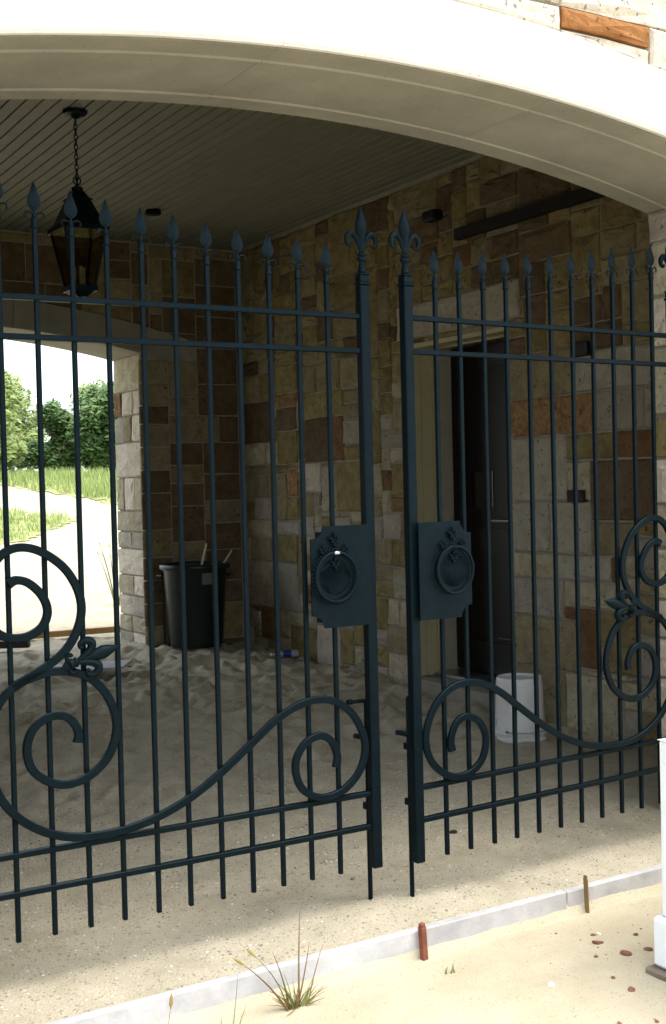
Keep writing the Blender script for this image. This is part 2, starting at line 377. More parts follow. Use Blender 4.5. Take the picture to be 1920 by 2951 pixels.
# ------------------------------------------------------------------ front wall with arch
def arch_piece(parent, x0, x1, ya, yb, front, label=None, ridges=True):
    """cast stone arch segment; ya = yard side face, yb = other face"""
    s_ = 1 if yb > ya else -1; D = abs(yb - ya)
    pr = [(.0305, BAND - .002), (.0305, .009), (.040, .009), (.042, 0)]
    if ridges: pr += [(.150, 0), (.153, -.007), (.160, -.007), (.163, 0), (D - .135, 0), (D - .132, -.007), (D - .125, -.007), (D - .122, 0)]
    pr += [(D - .012, 0), (D, .012), (D, BAND), ]
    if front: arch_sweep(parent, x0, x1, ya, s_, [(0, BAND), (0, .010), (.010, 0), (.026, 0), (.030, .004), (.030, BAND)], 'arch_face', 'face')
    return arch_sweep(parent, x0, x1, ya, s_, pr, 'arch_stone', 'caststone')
def arch_sweep(parent, x0, x1, ya, s_, pr, nm, mt):
    n = max(8, int((x1 - x0) / .07)); vs = []; fs = []; m_ = len(pr)
    for i in range(n + 1):
        x = x0 + (x1 - x0) * i / n; a = math.asin((x - ARC_X) / ARC_R)
        for dy, up in pr:
            r = ARC_R + up; vs.append((ARC_X + r * math.sin(a), ya + s_ * dy, ARC_Z - ARC_R + r * math.cos(a)))
    for i in range(n):
        for k in range(m_): fs.append((i * m_ + k, i * m_ + (k + 1) % m_, (i + 1) * m_ + (k + 1) % m_, (i + 1) * m_ + k))
    fs += [tuple(range(m_)), tuple(range(n * m_, (n + 1) * m_))]
    return MB().add(vs, fs).build(nm, mt, parent)
TOPZ = 4.35
def arch_core(parent, y0, y1, xl, xr, ztop, m='mortar'):
    b = MB(); b.box(xl, XL - .02, y0, y1, -.3, 2.75); b.box(XR + .02, xr, y0, y1, -.3, 2.75)
    n = 24; x0, x1 = XL - .3, XR + .3
    xx = [x0 + (x1 - x0) * i / n for i in range(n + 1)]
    up = [(x, max(2.75, arcz(x, BAND - .03))) for x in xx]
    b.prism([(xl, 2.75)] + [(x0, 2.75)] + up[1:-1] + [(x1, 2.75), (xr, 2.75), (xr, ztop), (xl, ztop)], y0, y1)
    return b.build('mortar_core', m, parent)
rng = random.Random(11)
fw = empty('front_wall', (ARC_X, 3.57, 0), label='pale rough limestone front wall pierced by the wide white arch', cat='wall')
fwI = Matrix.Translation(-Vector((ARC_X, 3.57, 0)))
def child_fix(o, root):   # keep world coordinates for children of a shifted empty
    o.location = o.location - root.location
fkids = []
arch_core(fw, 3.272, 3.86, -1.6, 6.6, TOPZ)
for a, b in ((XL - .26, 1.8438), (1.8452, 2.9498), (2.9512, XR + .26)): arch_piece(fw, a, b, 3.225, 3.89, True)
F_front = (Vector((0, 3.272, 0)), Vector((1, 0, 0)), Vector((0, 0, 1)), Vector((0, -1, 0)))
out = lambda x: arcz(x, BAND + .004)
blk = lambda u, v: v < out(u) - .05 and (XL < u < XR or (v > 2.64 and XL - .24 < u < XR + .24))
ex = [(3.00, 3.44, 3.12, 3.20, 'orange'), (3.44, 3.84, 3.0, 3.2, 'white'), (2.52, 3.00, 3.04, 3.2, 'white'), (3.00, 3.44, 2.84, 3.12, 'white'), (2.16, 2.52, 3.04, 3.32, 'white'), (3.0, 3.6, 3.2, 3.4, 'white'), (2.52, 3.0, 3.2, 3.4, 'white')]
ex = [(a, b, round(c / .04) * .04, round(d / .04) * .04, k) for a, b, c, d, k in ex]
def clipA(poly, a, b):
    if (b <= XL + .03 or a >= XR - .03) and max(p[1] for p in poly) < 2.72: return poly
    if b < XL - .3 or a > XR + .3: return poly
    return clip_above(poly, a, b, out)
wall_stones(fill_cells(-1.6, 6.6, -.12, 4.32, rng, ex, blk, W_=(.22, .56), H_=(.14, .34)), F_front, fw, rng, PAL_OUT, depth=.022, clip=clipA, rough=1.3, gap=.004)
# jamb reveals: courses of two or three stones through the thickness
def reveal(parent, x, y0, y1, side, rng, z1=2.70, z0=-.1, rough=1.4):
    fr = (Vector((x, 0, 0)), Vector((0, 1, 0)), Vector((0, 0, 1)), Vector((side, 0, 0)))
    z = z0; q = 0
    while z < z1 - .02:
        h = min(rng.uniform(.14, .32), z1 - z)
        if z1 - z - h < .08: h = z1 - z
        k = rng.choice([1, 2, 2, 3]); cuts = [y0] + sorted(y0 + (y1 - y0) * (i + rng.uniform(-.18, .18)) / k for i in range(1, k)) + [y1]
        for a, b in zip(cuts, cuts[1:]):
            stone([(a, z), (b, z), (b, z + h), (a, z + h)], fr, parent, pick(rng, PAL_OUT), rng, .022, .006, rough)
        z += h
reveal(fw, XR + .022, 3.25, 3.88, -1, rng)
reveal(fw, XL - .022, 3.25, 3.88, 1, rng)
for ch in fw.children: child_fix(ch, fw)

# ------------------------------------------------------------------ far wall
rng = random.Random(5)
FY = 9.75
bw = empty('far_wall', (ARC_X, FY + .3, 0), label='shaded stone end wall around the far arched opening', cat='wall')
arch_core(bw, FY + .012, FY + .62, -.3, 5.4, 3.72)
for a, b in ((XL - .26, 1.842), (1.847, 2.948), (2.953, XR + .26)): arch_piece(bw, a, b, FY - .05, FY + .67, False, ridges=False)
F_far = (Vector((0, FY + .012, 0)), Vector((1, 0, 0)), Vector((0, 0, 1)), Vector((0, -1, 0)))
wall_stones(fill_cells(-.2, 5.0, 0, 3.64, rng, (), blk, W_=(.24, .6), H_=(.16, .34)), F_far, bw, rng, [('umber', 3), ('tan', 2), ('ochre', 1)], depth=.012, gap=.005, clip=clipA)  # dark kinds only, the end wall's shade put into the stone colours
F_farout = (Vector((0, FY + .62, 0)), Vector((1, 0, 0)), Vector((0, 0, 1)), Vector((0, 1, 0)))
reveal(bw, XR + .022, FY + .01, FY + .65, -1, rng, z0=.02)
reveal(bw, XL - .022, FY + .01, FY + .65, 1, rng, z0=.02)
for ch in bw.children: child_fix(ch, bw)

# ------------------------------------------------------------------ side wall with door
rng = random.Random(21)
SX = 5.0; D0, D1, DZ = 5.98, 7.04, 2.50
sw = empty('side_wall', (SX, 6.8, 0), label='brown and cream limestone side wall holding the dark doorway', cat='wall')
b = MB(); b.box(SX + .014, SX + .45, 3.9, D0 - .03, -.2, 3.7); b.box(SX + .014, SX + .45, D1 + .03, 9.8, -.2, 3.7)
b.box(SX + .014, SX + .45, D0 - .03, D1 + .03, DZ + .004, 3.7); b.box(SX + .014, SX + .45, D0 - .03, D1 + .03, -.2, .06)
b.box(SX + .41, SX + .46, D0 - .2, D1 + .2, -.2, DZ + .2)
b.build('mortar_core', 'mortar', sw)
F_side = (Vector((SX + .014, 0, 0)), Vector((0, 1, 0)), Vector((0, 0, 1)), Vector((-1, 0, 0)))
EX = [(D0 - .12, 7.22, 2.52, 2.76, 'grey'),
      (5.48, 5.98, 1.77, 2.02, 'speckle'), (5.22, 5.48, 1.77, 2.02, 'speckle'), (4.84, 5.22, 1.77, 2.02, 'grey'),
      (5.38, 5.98, 2.02, 2.32, 'tan'), (4.9, 5.38, 2.02, 2.24, 'grey'), (4.5, 4.9, 2.02, 2.24, 'grey'),
      (5.44, 5.98, 1.38, 1.77, 'grey'), (5.06, 5.44, 1.6, 1.77, 'ochre'), (5.26, 5.44, 1.38, 1.6, 'cream'), (4.6, 5.26, 1.24, 1.6, 'umber'), (4.7, 5.06, 1.6, 1.77, 'rust'),
      (5.62, 5.98, 1.06, 1.38, 'grey'), (5.26, 5.62, 1.06, 1.38, 'grey'), (4.9, 5.26, 1.06, 1.24, 'tan'),
      (5.58, 5.98, .90, 1.06, 'cream'), (5.1, 5.58, .90, 1.06, 'grey'),
      (5.5, 5.98, .67, .90, 'grey'), (5.06, 5.5, .74, .90, 'cream'),
      (5.36, 5.98, .36, .67, 'tan'), (5.22, 5.36, .38, .74, 'rust'), (4.9, 5.22, .38, .74, 'ochre'),
      (5.5, 5.98, .0, .36, 'tan'), (5.0, 5.5, .0, .36, 'cream'),
      (9.36, 9.64, 2.27, 2.5, 'tan'), (9.2, 9.36, 2.27, 2.5, 'ochre'), (9.19, 9.64, 1.92, 2.27, 'umber'), (8.7, 9.06, 1.98, 2.19, 'umber'),
      (8.17, 8.57, 1.69, 2.06, 'umber'), (7.98, 8.17, 1.69, 2.04, 'rust'), (8.33, 8.6, 1.46, 1.69, 'white'), (9.27, 9.64, 1.69, 1.92, 'cream'),
      (8.7, 9.06, 1.69, 1.98, 'ochre'), (8.0, 8.57, 2.06, 2.24, 'ochre'), (7.7, 8.12, 1.3, 1.69, 'ochre'), (9.64, 9.76, 1.75, 2.12, 'rust'),
      (9.2, 9.66, 1.05, 1.21, 'cream'), (8.72, 9.2, 1.08, 1.21, 'grey'), (8.74, 9.2, .88, 1.08, 'ochre'), (9.2, 9.72, .47, .88, 'cream'), (9.16, 9.4, .17, .47, 'rust'),
      (8.46, 8.9, .05, .36, 'ochre'), (8.1, 8.46, .05, .40, 'white'), (7.9, 8.1, .1, .4, 'ochre'), (8.75, 9.16, .46, .88, 'grey')]
door_blk = lambda u, v: (D0 < u < D1 and v < DZ + .02)
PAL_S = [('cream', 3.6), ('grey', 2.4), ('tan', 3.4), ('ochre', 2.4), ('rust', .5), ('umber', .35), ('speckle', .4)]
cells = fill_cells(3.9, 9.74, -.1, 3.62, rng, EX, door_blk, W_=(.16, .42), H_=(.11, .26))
pal_hi_shade = [('umber', 2), ('tan', 3), ('ochre', 2.4), ('rust', .3)]  # darker stones high up, shade under the ceiling put into the colours
cells = [c if (c[4] or c[2] < 2.25) else (c[0], c[1], c[2], c[3], pick(rng, pal_hi_shade)) for c in cells]
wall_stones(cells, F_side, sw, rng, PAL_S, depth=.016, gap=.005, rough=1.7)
# door case: reveals, moulded frame, door
dx = SX + .35
b = MB(); b.box(SX + .004, dx + .1, D1 + .002, D1 + .028, .13, DZ); b.build('door_reveal', 'reveal', sw)
b = MB(); b.box(SX + .004, dx + .1, D0 - .028, D0 - .002, .13, DZ); b.build('door_reveal', 'reveal', sw)
b = MB()
for (xa, xb, t) in ((SX + .0, SX + .045, .030), (SX + .045, SX + .06, .018), (SX + .06, SX + .15, .026), (SX + .15, SX + .165, .040)):
    b.box(xa, xb, D1 - t, D1, .13, DZ - t); b.box(xa, xb, D0, D0 + t, .13, DZ - t); b.box(xa, xb, D0, D1, DZ - t, DZ)
b.build('door_moulding', 'trim', sw)
dr = MB(); dr.box(dx, dx + .045, D0 + .02, D1 - .02, .165, DZ - .03); dr = dr.build('door', 'door', sw)
b = MB()
for (ya, yb, za, zb) in ((D0 + .02, D0 + .14, .165, DZ - .03), (D1 - .14, D1 - .02, .165, DZ - .03), (D0 + .14, D1 - .14, .165, .38), (D0 + .14, D1 - .14, DZ - .19, DZ - .03), (D0 + .14, D1 - .14, 1.02, 1.18)):
    b.box(dx - .014, dx + .002, ya, yb, za, zb)
b.build('door_stile', 'door', dr)
MB().box(dx - .006, dx - .002, D0 + .60, D1 - .22, 1.33, 1.58).build('glass_lite', 'glass', dr)
b = MB(); b.tube([(dx - .05, D0 + .3, 1.235), (dx - .05, D0 + .56, 1.235)], .011, 8); b.tube([(dx - .05, D0 + .32, 1.235), (dx, D0 + .32, 1.235)], .008, 6); b.tube([(dx - .05, D0 + .54, 1.235), (dx, D0 + .54, 1.235)], .008, 6)
b.build('push_bar', 'metal', dr)
MB().tube([(dx - .02, D0 + .3, .42), (dx - .02, D0 + .56, .42)], .005, 6).build('kick_strip', 'metal', dr)
MB().cbox(SX - .07, dx + .1, D0 - .05, D1 + .12, -.1, .125, .008).build('door_step', 'caststone', sw)
MB().cbox(SX + .12, dx + .04, D0 + .0, D1, .125, .150, .006).build('threshold', 'metal', sw)
# wall fittings
MB().cbox(SX - .045, SX + .02, 5.22, 5.33, 2.23, 2.315, .006).build('junction_box', 'door', sw)
MB().cbox(SX - .03, SX + .02, 5.29, 5.43, 1.375, 1.445, .006).build('outlet_box', 'umber' if 'umber' in M else 'darkwood', sw)
b = MB(); b.box(SX - .05, SX + .01, 5.0, 6.45, 3.125, 3.20); b.build('dark_rail', 'door', sw)
b = MB(); b.cbox(SX - .09, SX, 6.62, 6.76, 3.30, 3.37, .012); b.build('wall_speaker', 'door', sw)
for ch in sw.children: child_fix(ch, sw)
# left wall: mirror of the side wall, out of the picture but closes the room; dark stone set to cut bounce light
lw = empty('left_wall', (-.2, 6.8, 0), label='stone side wall left of the driveway facing the doorway', cat='wall')
MB().box(-.7, -.2, 3.9, 9.78, -.3, 3.7).build('mortar_core', 'st_umber', lw)
for ch in lw.children: child_fix(ch, lw)

# ------------------------------------------------------------------ ceiling
ce = empty('plank_ceiling', (ARC_X, 6.8, 3.65), kind='structure')
pw_ = .0815; x = -.2; pm = None; i = 0
y0, y1 = 3.87, 9.8
prof = [(.0, .012), (.005, 0), (pw_ - .008, 0), (pw_ - .003, .012), (pw_ - .003, .02), (0, .02)]
bmb = MB().prism([(u, z) for u, z in prof], y0 - 6.8, y1 - 6.8); pmesh = bmb.mesh('ceiling_plank'); pmesh.materials.append(M['plank'])
while x < 5.05:
    o = bpy.data.objects.new('ceiling_plank', pmesh); COL.objects.link(o); o.parent = ce; o.location = (x - ARC_X, 0, random.Random(i).uniform(0, .0012)); x += pw_; i += 1
b = MB(); b.box(-3.0, 3.2, -3.25, 3.3, .023, .3); b.build('roof_deck', 'mortar', ce)
# smoke detector
o = MB().lathe([(.0, 0), (.055, -.002), (.062, -.02), (.062, -.034), (.0, -.036)][::-1], (0, 0, 0)).build('ceiling_fixture', 'iron', None, smooth=True, loc=(3.72, 8.6, 3.652))
tag(o, 'small dark round fitting on the ceiling right of the lantern', 'light fitting')

# ------------------------------------------------------------------ lantern
LX, LY = 2.38, 6.56
la = empty('hanging_lantern', (LX, LY, 3.65), label='black tapered lantern hanging by a chain from the plank ceiling', cat='lantern')
MB().lathe([(.005, -.045), (.02, -.04), (.03, -.028), (.062, -.02), (.070, -.008), (.070, .002)]).build('canopy', 'iron', la, smooth=True)
b = MB(); z = -.05; k = 0
while z > -.385:
    pts = []
    for q in range(10):
        a = 2 * math.pi * q / 10; u = .010 * math.cos(a); v_ = .019 * math.sin(a)
        pts.append((u, 0, z - .012 + v_) if k % 2 else (0, u, z - .012 + v_))
    b.tube(pts, .0032, 5, closed=True); z -= .028; k += 1
b.build('chain', 'iron', la)
zt = -.42
b = MB(); b.tube([(0, 0, zt + .045), (0, 0, zt - .01)], .006, 8)
b.tube([(math.cos(a_) * .022, 0, zt + .03 + math.sin(a_) * .022) for a_ in [2 * math.pi * t / 14 for t in range(14)]], .004, 6, closed=True)
b.lathe([(.03, zt - .03), (.034, zt - .012), (.012, zt), (.010, zt + .01)]); b.build('top_loop', 'iron', la, smooth=True)
def frus(b, h0, z0, h1, z1):
    vs = [(-h0, -h0, z0), (h0, -h0, z0), (h0, h0, z0), (-h0, h0, z0), (-h1, -h1, z1), (h1, -h1, z1), (h1, h1, z1), (-h1, h1, z1)]
    b.add(vs, [(0, 3, 2, 1), (4, 5, 6, 7), (0, 1, 5, 4), (1, 2, 6, 5), (2, 3, 7, 6), (3, 0, 4, 7)])
b = MB(); frus(b, .055, zt - .075, .028, zt - .03); frus(b, .066, zt - .085, .066, zt - .075); frus(b, .105, zt - .20, .058, zt - .085); frus(b, .125, zt - .235, .104, zt - .20); frus(b, .135, zt - .262, .135, zt - .235)
b.build('lantern_roof', 'iron', la)
zA, zB, hA, hB = zt - .262, zt - .565, .118, .066
b = MB()
for sx in (-1, 1):
    for sy in (-1, 1): b.tube([(sx * hA, sy * hA, zA), (sx * hB, sy * hB, zB)], .009, 4)
frus(b, hB + .012, zB - .03, hB + .012, zB); frus(b, .025, zB - .06, hB, zB - .03); b.lathe([(.003, zB - .095), (.014, zB - .08), (.008, zB - .06)], n=12)
for sx, sy in ((1, 0), (-1, 0), (0, 1), (0, -1)):
    m_ = (hA + hB) / 2; zz = (zA + zB) / 2
b.build('lantern_frame', 'iron', la)
for q in range(4):
    Rm = Matrix.Rotation(q * math.pi / 2, 4, 'Z'); e = .004
    vs = [(-hA, -hA, zA), (hA, -hA, zA), (hB, -hB, zB), (-hB, -hB, zB)]; vs2 = [(x_, y_ + e, z_) for x_, y_, z_ in vs]
    MB().add([Rm @ Vector(p) for p in vs + vs2], [(0, 1, 2, 3), (7, 6, 5, 4), (0, 1, 5, 4), (1, 2, 6, 5), (2, 3, 7, 6), (3, 0, 4, 7)]).build('glass_pane', 'lampglass', la)
for q in range(3):
    a_ = q * 2.094 + .4; cx, cy = .03 * math.cos(a_), .03 * math.sin(a_)
    cnd = MB().lathe([(.010, zB), (.010, zB + .11)], (cx, cy, 0), 10).build('candle_sleeve', 'candle', la, smooth=True)
    MB().lathe([(.005, zB + .11), (.011, zB + .13), (.008, zB + .15), (.001, zB + .175)], (cx, cy, 0), 10).build('candle_bulb', 'lampglass', cnd, smooth=True)

# ------------------------------------------------------------------ iron gates
P_ = .11254; BAR = .0148
ZR = [2.092, 1.972, .417, .300]; ZE = .154
TIPS = [2.345, 2.352, 2.358, 2.366, 2.375, 2.385, 2.397, 2.411, 2.428, 2.443, 2.462]
def spear(b, x, zt, m):
    # blade: flat leaf with a raised midrib
    prof = [(0, .0), (.0055, .012), (.0130, .034), (.0195, .052), (.0215, .062), (.0190, .074), (.011, .084), (.004, .088)]
    n = len(prof); vs = []
    for w_, d in prof: vs += [(x - w_, 0, zt - d), (x, -.006 * min(1, w_ / .012 + .2), zt - d), (x + w_, 0, zt - d), (x, .006 * min(1, w_ / .012 + .2), zt - d)]
    fs = []
    for i_ in range(n - 1):
        for k in range(4): fs.append((i_ * 4 + k, i_ * 4 + (k + 1) % 4, (i_ + 1) * 4 + (k + 1) % 4, (i_ + 1) * 4 + k))
    fs += [(0, 1, 2, 3), tuple(range((n - 1) * 4, n * 4))]; b.add(vs, fs)
    b.lathe([(.004, zt - .086), (.0045, zt - .095), (.008, zt - .104), (.0065, zt - .110), (.0105, zt - .114), (.0105, zt - .134), (.012, zt - .136), (.012, zt - .143), (.008, zt - .145)][::-1], (x, 0, 0), 10)
    for s_ in (-1, 1):
        pts = spline([(x, -.002, zt - .102), (x + s_ * .010, -.002, zt - .097), (x + s_ * .020, -.002, zt - .094), (x + s_ * .028, -.002, zt - .098), (x + s_ * .030, -.002, zt - .107), (x + s_ * .026, -.002, zt - .110)], 3)
        b.tube(pts, .0028, 5)
    return b
def fleur(b, T, h=.205, fat=1.0):
    """full fleur-de-lis finial along local z, from 0 to h, T maps it into place"""
    def lat(prof, n=10, sq=.75):
        vs = []; fs = []
        for r, z in prof:
            for k in range(n):
                a = 2 * math.pi * k / n; rr = r * (1 if k % (n // 2) else 1); vs.append(T @ Vector((rr * math.cos(a), rr * sq * math.sin(a), z)))
        for i_ in range(len(prof) - 1):
            for k in range(n): fs.append((i_ * n + k, i_ * n + (k + 1) % n, (i_ + 1) * n + (k + 1) % n, (i_ + 1) * n + k))
        fs += [tuple(range(n)), tuple(range((len(prof) - 1) * n, len(prof) * n))]; b.add(vs, fs)
    lat([(.007, .055), (.0085, .075), (.014, .10), (.021, .13), (.0225, .148), (.017, .168), (.009, .188), (.003, .202), (.0005, .208)])
    lat([(.012, .030), (.017, .034), (.017, .044), (.013, .046), (.016, .050), (.016, .056), (.010, .060)], 12, .9)
    for s_ in (-1, 1):
        P = [(0.002, .058), (.010, .082), (.021, .106), (.035, .119), (.049, .114), (.056, .098), (.051, .082), (.041, .079), (.037, .088)]
        pts = spline(P, 4); n = len(pts)
        rad = [(.005 + .0062 * math.sin(min(1, i_ / n * 1.25) * math.pi)) * fat for i_ in range(n)]
        b.tube([T @ Vector((s_ * px, 0, pz)) for px, pz in pts], rad, 8)
def gate_leaf(name, loc, rz, m, post_s, label):
    """leaf coordinates: x outward from the picket next to the meeting post times m, z up; -y is the yard side"""
    g_ = empty(name, loc, rz, label=label, cat='gate', group='leaves of the double iron gate')
    def bd(b, nm, mt='iron', par=None, sm_=True): return b.build(nm, mt, par or g_, smooth=sm_)
    # pickets
    for k in range(11):
        x = m * P_ * k; top = TIPS[k] - .14
        r_ = random.Random(k + (0 if m > 0 else 50)); t = r_.uniform(-.0012, .0012)
        h = BAR / 2; b = MB(); b.cbox(x - h + t, x + h + t, -h, h, ZE, top, .0018); p = bd(b, 'picket', sm_=False)
        bd(spear(MB(), x + t, TIPS[k], m), 'spearhead', par=p)
    # rails
    xe = m * 1.236
    for zr in ZR:
        b = MB(); x0, x1 = sorted((post_s, xe)); b.cbox(x0 + .02, x1 - .02, -.0120, .0120, zr - .0088, zr + .0088, .002); bd(b, 'rail', sm_=False)
    # posts
    for xc, hgt in ((post_s, 2.262), (m * 1.245, 2.30)):
        b = MB(); b.cbox(xc - .0185, xc + .0185, -.0185, .0185, ZE - .002, hgt - .06, .003); po = bd(b, 'post', sm_=False)
        b = MB(); z = hgt - .06; q = .0185
        for (e, za, zb) in ((.004, z, z + .010), (.0, z + .010, z + .034), (.003, z + .034, z + .040), (-.008, z + .040, z + .046)): b.cbox(xc - q - e, xc + q + e, -q - e, q + e, za, zb, .002)
        b.lathe([(.016, z + .046), (.0125, z + .062), (.011, z + .075), (.0145, z + .084)], (xc, 0, 0), 12)
        fleur(b, Matrix.Translation((xc, 0, z + .050)) @ Matrix.Scale(1.08, 4)); bd(b, 'finial', par=po)
    # scrolls (paths measured in leaf coordinates, outward positive)
    A_ = [(.019, .533), (.014, .575), (.038, .628), (.084, .650), (.144, .626), (.178, .562), (.156, .480), (.082, .437), (-.004, .448), (-.076, .508), (-.100, .598), (-.062, .695), (.010, .757), (.092, .774), (.173, .759), (.257, .718), (.339, .658), (.467, .567), (.580, .503), (.710, .457), (.838, .440), (.963, .450), (1.068, .493), (1.150, .566), (1.196, .66), (1.205, .76), (1.180, .862), (1.115, .930), (1.010, .960), (.925, .948), (.860, .905), (.818, .835), (.806, .762), (.832, .686), (.888, .634), (.957, .613), (1.020, .626), (1.072, .668), (1.089, .728), (1.074, .785), (1.034, .819), (.985, .826), (.948, .804), (.929, .766), (.932, .736)]
    B_ = [(1.13, 1.234), (1.105, 1.244), (1.068, 1.232), (1.029, 1.192), (1.014, 1.143), (1.034, 1.097), (1.084, 1.072), (1.145, 1.078), (1.190, 1.118), (1.206, 1.185), (1.190, 1.262), (1.150, 1.320), (1.095, 1.341), (1.030, 1.326), (.962, 1.276), (.921, 1.211), (.908, 1.147), (.922, 1.084), (.958, 1.026), (1.012, .984), (1.081, .948), (1.125, .925)]
    for pts in (A_, B_):
        S_ = spline([(m * x_, z_) for x_, z_ in pts], 7); n = len(S_)
        wd = [.0255 * (1 + .18 * max(0, 1 - i_ / 9) + .18 * max(0, 1 - (n - 1 - i_) / 9)) for i_ in range(n)]
        bd(MB().ribbon(S_, wd, -.0125 - .0145, -.0127), 'scroll')
    # cast fleur at the scroll junction
    ang = math.atan2(.052, .188); cxx, czz = .972, .973
    T = Matrix.Translation((m * cxx, -.030, czz)) @ Matrix.Rotation(-m * (math.pi / 2 - ang), 4, 'Y') @ Matrix.Scale(.97, 4) @ Matrix.Translation((0, 0, -.012))
    # leaf tip points back to the meeting post
    b = MB(); fleur(b, T, fat=1.25)
    for s_ in (-1, 1): b.tube([T @ Vector((s_ * q[0], 0, q[1])) for q in spline([(0, .045), (.012, .03), (.026, .03), (.03, .042), (.022, .045)], 3)], .0065, 7)
    vs = [T @ Vector(p) for p in ((0, -.006, .045), (.020, 0, .025), (0, 0, .002), (-.020, 0, .025), (0, .006, .04))]
    b.add(vs, [(0, 1, 2), (0, 2, 3), (4, 2, 1), (4, 3, 2), (0, 4, 1), (0, 3, 4)])
    bd(b, 'fleur_ornament', 'cast')
    # lock plate
    x0, x1 = -.127, .110; z0, z1 = 1.018, 1.366; pl = [(x0, z0), (x1 - .052, z0)]
    for q in range(5): a_ = math.pi / 2 * q / 4; pl.append((x1 - .052 * math.cos(a_) + 0.0, z0 + .042 * math.sin(a_)) if False else (x1 - .05 * math.cos(a_), z0 + .044 - .044 * math.cos(math.pi / 2 - a_) * 0 - .044 * (1 - math.sin(a_))))
    pl += [(x1, z0 + .044), (x1, z1 - .044)]
    for q in range(1, 5): a_ = math.pi / 2 * q / 4; pl.append((x1 - .05 * math.sin(a_), z1 - .044 * math.cos(a_)))
    pl += [(x0, z1)]
    yf = -.040
    b = MB(); b.prism([(m * u, v_) for u, v_ in pl], yf, yf + .006)
    b.box(*sorted((m * -.11, m * .075)), yf + .006, -.009, z0 + .02, z1 - .02)
    plate = bd(b, 'lock_plate', 'cast', sm_=False)
    # ring pull with beads, held at the top by a lug and cast crest
    rc = (m * .021, 1.192); b = MB()
    b.tube([(rc[0] + .081 * math.cos(a_), yf - .018, rc[1] + .084 * math.sin(a_)) for a_ in [2 * math.pi * t / 40 for t in range(40)]], .0062, 8, closed=True)
    bd(b, 'pull_ring', par=plate)
    b = MB()
    if m < 0:
        for t in range(44):
            a_ = 2 * math.pi * t / 44; c_ = (rc[0] + .091 * math.cos(a_), yf - .016, rc[1] + .094 * math.sin(a_))
            b.lathe([(.0008, -.004), (.0036, -.0022), (.0044, 0), (.0036, .0022), (.0008, .004)], c_, 6, 'y')
        bd(b, 'ring_beads', par=plate)
    b = MB(); b.lathe([(.062, 0), (.068, .003), (.066, .006)], (rc[0], yf - .006, rc[1]), 32, 'y')
    b.lathe([(.078, 0), (.070, .006)], (rc[0], yf - .006, rc[1]), 32, 'y')
    bd(b, 'ring_boss', 'cast', par=plate)
    def crest(cx, cz, sc_):
        c = MB()
        for a_, L_ in ((math.pi / 2, 1.0), (math.pi * .86, .95), (math.pi * .14, .95), (-math.pi / 2, .8), (math.pi * 1.15, .6), (-math.pi * .15, .6)):
            u = Vector((math.cos(a_), 0, math.sin(a_))); p = Vector((cx, yf - .004, cz)); 
            c.tube([p + u * .004 * sc_, p + u * .012 * sc_ * L_ + Vector((0, -.006, 0)), p + u * .022 * sc_ * L_ + Vector((0, -.006, 0)), p + u * .030 * sc_ * L_], [.003 * sc_, .006 * sc_, .006 * sc_, .0015 * sc_], 6)
        c.lathe([(.002, -.006 * sc_), (.006 * sc_, -.003 * sc_), (.006 * sc_, .004)], (cx, yf - .006, cz), 8, 'y'); return c
    bd(crest(rc[0], rc[1] + .125, 1.0), 'cast_crest', 'cast', par=plate)
    bd(crest(rc[0] - .045, rc[1] + .088, .75), 'cast_crest', 'cast', par=plate)
    bd(crest(rc[0] + .045, rc[1] + .088, .75), 'cast_crest', 'cast', par=plate)
    bd(crest(rc[0], rc[1] + .045, .9), 'cast_crest', 'cast', par=plate)
    b = MB(); b.cbox(rc[0] - .009, rc[0] + .012, yf - .026, yf - .008, rc[1] + .077, rc[1] + .088, .002); bd(b, 'ring_lug', 'metal' if m < 0 else 'cast', par=plate)  # bright metal on the left lug puts in the plate's white glint
    # cane bolt behind the post, driven into the sand
    xr = post_s + .004; yr = .048
    b = MB(); b.tube([(xr, yr, -.06), (xr, yr, .735)], .0085, 10); bd(b, 'drop_rod')
    b = MB(); b.tube([(xr, yr, .60), (xr - .05, yr - .014 + .02, .615)], .009, 8); bd(b, 'bolt_handle'); b = MB(); b.tube([(xr, yr, .735), (xr - (.06 if m < 0 else -.05), yr + .01, .735)], .007, 8); b.lathe([(.010, -.009), (.010, .009)], (xr - (.062 if m < 0 else -.055), yr + .01, .735), 8, 'x')
    bd(b, 'bolt_handle')
    for zz in (.36, .56):
        b = MB(); b.cbox(xr - .016, xr + .016, .022, yr + .014, zz - .012, zz + .012, .002); bd(b, 'bolt_bracket', sm_=False)
    return g_
gate_leaf('gate_leaf', (2.17209, 3.55142, 0), R(-1.2454), -1, .145, 'left iron gate leaf with beaded ring pull, beside the gap')
gate_leaf('gate_leaf', (2.60158, 3.50926, 0), R(1.5695), 1, -.130, 'right iron gate leaf with plain ring pull, before the doorway')

